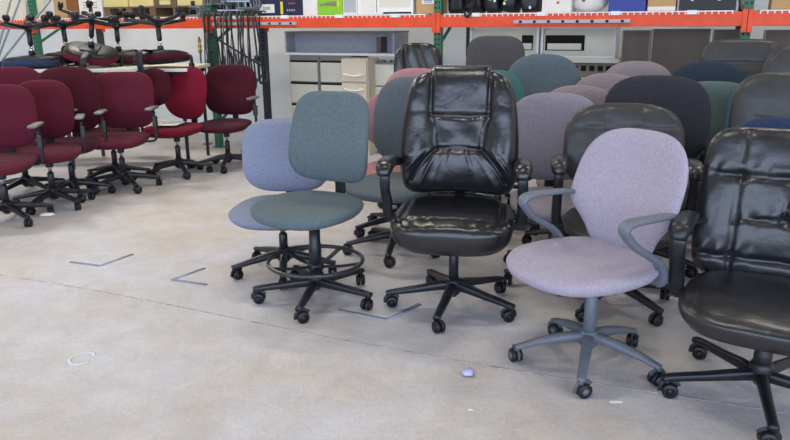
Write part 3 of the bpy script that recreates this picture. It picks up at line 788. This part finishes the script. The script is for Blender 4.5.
for (a, b_, lab) in ((466, 541, 'cream desk hutch base standing under the left overhead cabinet'), (542, 622, 'cream desk with a slotted front under the right overhead cabinet')):
    o, w = under('desk', lab, 'desk', a, b_, .40)
    b = MB(); b.box((0, .30, 1.045), (w, .62, .046), MT['cream'], .004); link('desktop', b.mesh('desktop'), o)
    b = MB(); b.box((0, .08, .95), (w-.06, .02, .145), MT['greige']); link('modesty_panel', b.mesh('modesty_panel'), o)
    for i in range(8):
        b = MB(); b.box((-w/2+.10+i*(w-.2)/7, .066, .965), (.05, .008, .05), MT['hole']); link('slot', b.mesh('slot'), o)
    for sx in (-1, 1):
        for sy in (.05, .55): b = MB(); b.box((sx*(w/2-.03), sy, .511), (.04, .04, 1.021), MT['greige'], .002); link('leg', b.mesh('leg'), o)
# brown partition panels on the right
for (a, b_, lab, hh_) in ((623, 652, 'grey-brown partition panel under the rack, immediately right of the white cabinets', 1.33), (653, 712, 'wide grey-brown partition panel under the rack behind the dark teal-blue chair', 1.34), (714, 742, 'narrow grey-brown partition panel under the rack behind the broad black headrest', 1.335), (766, 830, 'grey-brown partition panel at the right photo edge under the rack', 1.33)):
    o, w = under('partition_panel', lab, 'partition', a, b_, .22)
    b = MB(); b.box((0, .06, hh_/2+.03), (w-.02, .10, hh_-.06), MT['brown'], .008); link('fabric_panel', b.mesh('fabric_panel'), o)
    for s in (-1, 1): b = MB(); b.box((s*(w/2-.006), .06, hh_/2), (.012, .11, hh_), MT['greige'], .002); link('edge_trim', b.mesh('edge_trim'), o)

# ------------------------------------------------------------------ hanging cables and bracket heap
random.seed(5)
for i in range(32):
    px = 203+i*1.85+random.uniform(-1, 1)
    c = P0+RN*(-.098-.012*(i % 3))+RD*rparam(px, -.1)
    zl = CAMH-random.uniform(.45, .75); s_ = random.uniform(-.06, .06)
    b = MB(); r_ = random.choice((.005, .007, .009))
    zt_ = ZD+.05
    b.sweep([(0, .16, zt_-.02), (0, .05, zt_), (0, -.005, zt_-.03), (s_*.3, -.01, ZB), (s_*.8, -.012, (ZB+zl)/2), (s_, -.01, zl+.05), (s_+.03, -.012, zl), (s_+.05, -.01, zl+.06), (s_+.03, -.01, (ZB+zl)/2)],
            (2*r_, 2*r_), MT['cable'] if i % 3 else MT['cablegrey'], seg=8, sub=5, n=2)
    me = b.mesh('hanging_cable'); o = link('hanging_cable', me, loc=(c.x, c.y, 0), rot=(0, 0, RANG))
    tag(o, 'thin dark cable looped over the orange beam, hanging left of the navy carton', 'cable', 'cables hanging over the beam')
for i in range(21):
    px = 196+(i % 11)*6.0; off = .0+.10*(i % 3)
    c = P0+RN*off+RD*rparam(px, off)
    o = link('metal_bracket', None, loc=(c.x, c.y, ZD+.014+.024*(i//3)), rot=(0, 0, RANG+random.uniform(-.5, .5)))
    tag(o, 'grey metal monitor bracket in the heap on the shelf above the hanging cables', 'bracket', 'metal brackets heaped on the shelf')
    b = MB(); b.box((0, 0, 0), (.30, .05, .020), MT['steel'], .003); link('bar', b.mesh('bar'), o)
    b = MB(); b.box((.13, 0, .055), (.09, .07, .09), MT['steel'], .004)
    for q_ in (-.02, .02): b.box((.13+q_, -.036, .055), (.012, .004, .05), MT['hole'])
    link('plate', b.mesh('plate'), o)
    b = MB(); b.lathe([(.02, .01), (.022, .03), (.022, .06), (.012, .065)], MT['plastic'], 12, (-.11, 0, 0)); link('knuckle', b.mesh('knuckle'), o)
# diagonal arm
a_, c_ = atY(212, 36, rk(212, -.14).y), atY(262, 66, rk(262, -.14).y)
b = MB(); b.sweep([a_, a_.lerp(c_, .5), c_], (.022, .022), MT['plastic'], seg=10, sub=2, n=2)
o = tag(link('monitor_arm', b.mesh('monitor_arm')), 'black diagonal tube arm with a round knob hung among the cables', 'arm')
kn = atY(257, 58, rk(257, -.14).y); b = MB(); b.lathe([(.004, -.03), (.024, -.022), (.034, 0), (.024, .022), (.004, .03)], MT['plastic'], 16, kn, 'y'); link('knob', b.mesh('knob'), o)

# ------------------------------------------------------------------ cabinets that carry the upturned chairs
CZ = 1.0
o = tag(link('work_table', None, loc=(-3.25, 7.35, 0)), 'long beige-topped work table with dark steel legs carrying the upturned chairs', 'table')
b = MB(); b.box((0, 0, CZ-.016), (2.5, .90, .032), MT['cream'], .004); link('tabletop', b.mesh('tabletop'), o)
b = MB()
for sy in (-.38, .38): b.box((0, sy, CZ-.055), (2.4, .03, .045), MT['plastic'])
link('apron', b.mesh('apron'), o)
for sx in (-1.17, 0, 1.17):
    for sy in (-.38, .38): b = MB(); b.box((sx, sy, (CZ-.078)/2), (.03, .03, CZ-.079), MT['plastic'], .003); link('leg', b.mesh('leg'), o)
def upturned(px, fab, lab, rz, ba, tilt=0, back=.36, arms='T', Y=7.13):
    X = atY(px, 40, Y).x
    r = new_root('task_chair', lab, X, Y, 0)
    zs_ = .50
    base(r, 'black', .29, ba); column(r, zs_, 'black'); mech(r, zs_, 'black')
    seat_obj(r, fab, zs_, W=.52, D=.46, waterfall=.02, dish=0, th=.11, yc=.0)
    back_obj(r, fab, zs_+.08, zs_+.08+back, W=.44, zs=zs_, yb=.285, tilt=4, shell=fab)
    if arms:
        for s in (-1, 1): arm_T(r, s, zs_, x=.275, za=zs_+.17, padlen=.2, y0=-.10)
    r['group'] = 'upturned chairs on the work table'
    # seat surface rests on the cabinet top
    r.rotation_euler = (PI+R(tilt), R(tilt*.8), R(rz))
    r.location = (X, Y, CZ+zs_+.008+abs(tilt)*.0050)
    return r
upturned(159, MT['maroon2'], 'upturned maroon chair with its five-star base in front of the pallet boards', -14, 10, tilt=-7)
upturned(96, MT['maroon'], 'upturned maroon chair whose black legs cross the orange beam, middle one of the three', 12, 40, tilt=13)
upturned(30, MT['navy'], 'upturned navy chair at the left photo edge beneath the fire extinguisher', 186, 0)

upturned(118, MT['maroon2'], 'upturned maroon chair at the back of the work table, between two front ones', 170, 25, tilt=-4, Y=7.58)
upturned(64, MT['maroon2'], 'upturned maroon chair at the back of the work table next to the navy one', 192, 60, tilt=4, Y=7.60)

# ------------------------------------------------------------------ room
w = MB(); w.box((-1.5, 4.5, -.05), (20, 21, .1), MT['floor']); fl = struct('floor', w)
LX, RX = -9.6, 6.5
def wallseg(name, a, b_, m, h=5.2):
    a = Vector(a); b_ = Vector(b_); d = b_-a; L_ = d.length; mb = MB()
    X = Matrix.Translation(((a.x+b_.x)/2, (a.y+b_.y)/2, 0)) @ Matrix.Rotation(math.atan2(d.y, d.x), 4, 'Z')
    mb.box((0, .06, h/2), (L_, .12, h), m, X=X); return struct(name, mb)
bo = P0+RN*1.75
wallseg('wall_back', (bo-RD*9).to_tuple()[:2]+(0,), (bo+RD*7).to_tuple()[:2]+(0,), MT['wall'])
wallseg('wall_left', (LX, -4.5, 0), (LX, 14, 0), MT['wallcream'])
wallseg('wall_right', (RX, 9.5, 0), (RX, -4.5, 0), MT['wallcream'])
w = MB(); w.box((-1.5, 4.5, 5.2), (20, 21, .12), MT['ceil']); struct('ceiling', w)
w = MB(); w.box((-1.5, -4.6, 4.95), (17, .2, .5), MT['wallcream']); struct('wall_front', w)
# fire extinguisher on the back wall
q_ = ray(42, 6); k_ = (bo+RN*0).dot(RN)/q_.dot(RN); ep = EYE+q_*k_
k_ = ((bo-EYE).dot(RN))/q_.dot(RN); ep = EYE+q_*k_ - RN*.09
o = tag(link('fire_extinguisher', None, loc=ep, rot=(0, 0, RANG)), 'red fire extinguisher hung on the white back wall at the far left', 'fire extinguisher')
b = MB(); b.lathe([(.05, -.22), (.07, -.21), (.072, -.18), (.072, .12), (.055, .17), (.02, .19), (.018, .22)], MT['red'], 20); link('tank', b.mesh('tank'), o)
b = MB(); b.box((0, -.03, .235), (.03, .10, .02), MT['plastic'], .004); b.box((0, 0, .225), (.03, .03, .03), MT['steel']); link('valve', b.mesh('valve'), o)
b = MB(); b.sweep([(.02, 0, .23), (.09, -.01, .16), (.10, -.01, 0), (.085, -.01, -.12)], (.018, .018), MT['cable'], seg=8, n=2); link('hose', b.mesh('hose'), o)
b = MB(); b.box((0, .078, .05), (.05, .012, .24), MT['steel']); link('wall_bracket', b.mesh('wall_bracket'), o)
# leaning steel tubes at far left
for i, (a, b_, c) in enumerate([((22, -6), (2, 48), 'leftmost'), ((12, -5), (5, 22), 'second from the left'), ((52, -2), (36, 18), 'rightmost'), ((26, -6), (30, 44), 'upright, beside the green upright')]):
    Yt = 7.95; q0, q1 = atY(a[0], a[1], Yt+.10), atY(b_[0], b_[1], Yt+.09)
    dirn = (q1-q0).normalized(); q1 = q1 + dirn*((.01-q1.z)/dirn.z)   # carried down to the floor
    mb = MB(); mb.sweep([q0-dirn*.1, q0.lerp(q1, .5), q1], (.022, .022), MT['steel'], seg=10, sub=2, n=2); mb.lathe([(.018, 0), (.020, .005), (.020, .04), (.014, .045)], MT['pad'], 12, q1-Vector((0, 0, .008)))
    tag(link('steel_tube', mb.mesh('steel_tube')), 'thin steel tube leaning behind the upturned chairs, %s' % c, 'tube', 'steel tubes leaning at far left')
# brass hose fitting
p = rk(198, .12); o = tag(link('hose_reel_post', None, loc=(p.x, p.y, 0)), 'small brass fitting on a post left of the green upright by the cables', 'fitting')
b = MB(); b.lathe([(.06, 0), (.06, .012), (.012, .02), (.012, 1.08), (.016, 1.09)], MT['steel'], 14); link('post', b.mesh('post'), o)
b = MB(); b.lathe([(.012, 1.09), (.030, 1.11), (.012, 1.13), (.026, 1.16), (.010, 1.19), (.022, 1.22), (.008, 1.27)], MT['brass'], 14); link('fitting', b.mesh('fitting'), o)
# low clutter by the rack foot
for i, (px, lab) in enumerate([(262, 'grey steel bar lying flat on the floor before the rack foot, left one'), (283, 'grey steel bar lying flat on the floor before the rack foot, right one')]):
    p = rk(px, -.7); b = MB(); b.box((0, 0, .022), (.42, .05, .04), MT['greige'], .004); b.box((.1, .06, .015), (.05, .16, .028), MT['plastic'], .004)
    tag(link('steel_bar', b.mesh('steel_bar'), loc=(p.x, p.y, 0), rot=(0, 0, RANG+.1*i)), lab, 'bar')
o_px = [(255, 100), (290, 104)]
p = rk(272, -.35); b = MB(); b.box((0, 0, .05), (.75, .35, .10), MT['card'], .01); tag(link('flat_carton', b.mesh('flat_carton'), loc=(p.x, p.y, 0), rot=(0, 0, RANG)), 'low flat brown carton on the floor at the rack foot by the dark upright', 'box')

# paper on the crimson seat
r = R(-22); px_, py_ = crimson_xy
b = MB(); b.box((0, 0, 0), (.21, .28, .0016), MT['paper'])
tag(link('sheet_of_paper', b.mesh('sheet_of_paper'), loc=(px_-.04, py_-.02, .497), rot=(0, 0, r+.3)), 'white sheet of paper lying on the crimson chair seat', 'paper')

# ------------------------------------------------------------------ floor marks
def strip(pts, wd, m, name, h=.0012):
    mb = MB(); P = [G(*p) for p in pts]
    mb.sweep([tuple(q+Vector((0, 0, h/2))) for q in P], (wd, h), m, seg=4, sub=1, n=8); return mb.mesh(name)
jb = MB(); P = [G(*p) for p in [(-30, 269), (0, 275), (60, 284.5), (130, 297), (200, 311), (268, 325), (330, 337.5), (400, 350), (470, 362.5), (520, 371), (640, 390), (800, 415)]]
jb.sweep([tuple(q+Vector((0, 0, .0004))) for q in P], (.008, .0012), MT['joint'], seg=4, sub=2, n=8); struct('trim_1', jb)
for pts, lab in (([(70, 262), (100, 266), (133, 254)], 'blue-grey L-shaped tape mark on the floor, leftmost one'), ([(205, 268), (172, 280), (207, 285)], 'blue-grey V-shaped tape mark on the floor between the left chairs and the stool'), ([(338, 310), (388, 320), (420, 304)], 'grey V-shaped tape mark on the floor before the executive chair base')):
    mb = MB()
    Q = [G(*p) for p in pts]
    for i in (0, 1): mb.sweep([tuple(Q[i]+Vector((0, 0, .0006+.0002*i))), tuple(Q[i+1]+Vector((0, 0, .0006+.0002*i)))], (.030, .0010), MT['tape'], seg=4, sub=1, n=8)
    tag(link('floor_tape', mb.mesh('floor_tape')), lab, 'tape mark')
def scrap(px, py, sx, sy, h, m, name, lab, cat, seed=0):
    p = G(px, py); mb = MB()
    def ps(x, y, z):
        n_ = noise.noise(Vector((x*40+seed, z*40, seed)))*.35
        return (x*(1+n_), z*(1+n_), max(0.0, -y+h*.3))
    cushion(mb, m, sx/2, sy/2, h, 0.0, 2, None, 3, lambda s, t: h*.4*noise.noise(Vector((s*4, t*4, seed))), ps, 6, 24)
    tag(link(name, mb.mesh(name), loc=(p.x, p.y, 0)), lab, cat)
scrap(468, 375, .055, .045, .022, MT['clear'], 'crumpled_wrapper', 'small crumpled clear plastic wrapper alone on the floor in front', 'wrapper', 3)
scrap(616, 402, .055, .022, .002, MT['paper'], 'paper_scrap', 'thin white paper scrap on the floor below the lavender chair base', 'scrap', 5)
scrap(470, 410, .022, .010, .002, MT['paper'], 'paper_scrap', 'tiny white paper chip on the floor at the bottom centre', 'scrap', 6)
scrap(47, 216, .11, .06, .02, MT['paper'], 'paper_scrap', 'crumpled white paper under the left maroon chairs', 'scrap', 8)
p = G(82, 358); mb = MB(); mb.sweep([(.045*math.cos(a)*1.1, .06*math.sin(a), .0006) for a in [R(x) for x in (20, 60, 110, 160, 200, 250, 300, 330)]], (.016, .0010), MT['chip'], seg=4, sub=4, n=6)
tag(link('paint_mark', mb.mesh('paint_mark'), loc=(p.x, p.y, 0)), 'white ring-shaped paint mark on the bare floor at lower left', 'paint mark')

# ------------------------------------------------------------------ light
wd = bpy.data.worlds.new('world'); sc.world = wd; wd.use_nodes = True
nt = wd.node_tree; bg = nt.nodes['Background']
bg.inputs['Color'].default_value = (.66, .77, 1.0, 1); bg.inputs['Strength'].default_value = 4.3
pl = bpy.data.lights.new('door_portal', 'AREA'); pl.shape = 'RECTANGLE'; pl.size = 16; pl.size_y = 4.7; pl.cycles.is_portal = True
po = link('door_portal', pl, loc=(-1.5, -4.6, 2.35), rot=(R(90), 0, 0))
for i, (X, Y, e) in enumerate([(-4, 2.0, 70), (0, 2.0, 70), (4, 2.0, 60), (-4.5, 6.0, 170), (-.5, 6.0, 90), (3.2, 5.0, 60), (-4.2, 9.6, 240)]):  # last fixture is an added, unseen one that brightens the wall behind the rack
    o = tag(link('ceiling_light', None, loc=(X, Y, 4.9)), 'long unseen fluorescent ceiling fixture high overhead, out of frame', 'lamp', 'ceiling fixtures')
    b = MB(); b.box((0, 0, .03), (1.3, .28, .06), MT['white'], .01); link('housing', b.mesh('housing'), o)
    b = MB(); b.box((0, 0, -.008), (1.2, .2, .012), MT['lamp'], .004); link('diffuser', b.mesh('diffuser'), o)
    l = bpy.data.lights.new('tube_light', 'AREA'); l.shape = 'RECTANGLE'; l.size = 1.2; l.size_y = .22; l.energy = e*.55; l.color = (1, .93, .80)
    link('tube_light', l, loc=(X, Y, 4.87))

vs = sc.view_settings
sc.display_settings.display_device = 'sRGB'
vs.view_transform = 'Standard'; vs.look = 'None'; vs.gamma = 1; vs.use_curve_mapping = False; vs.exposure = 0.06
sc.cycles.use_denoising = True
sc.cycles.max_bounces = 6; sc.cycles.diffuse_bounces = 3
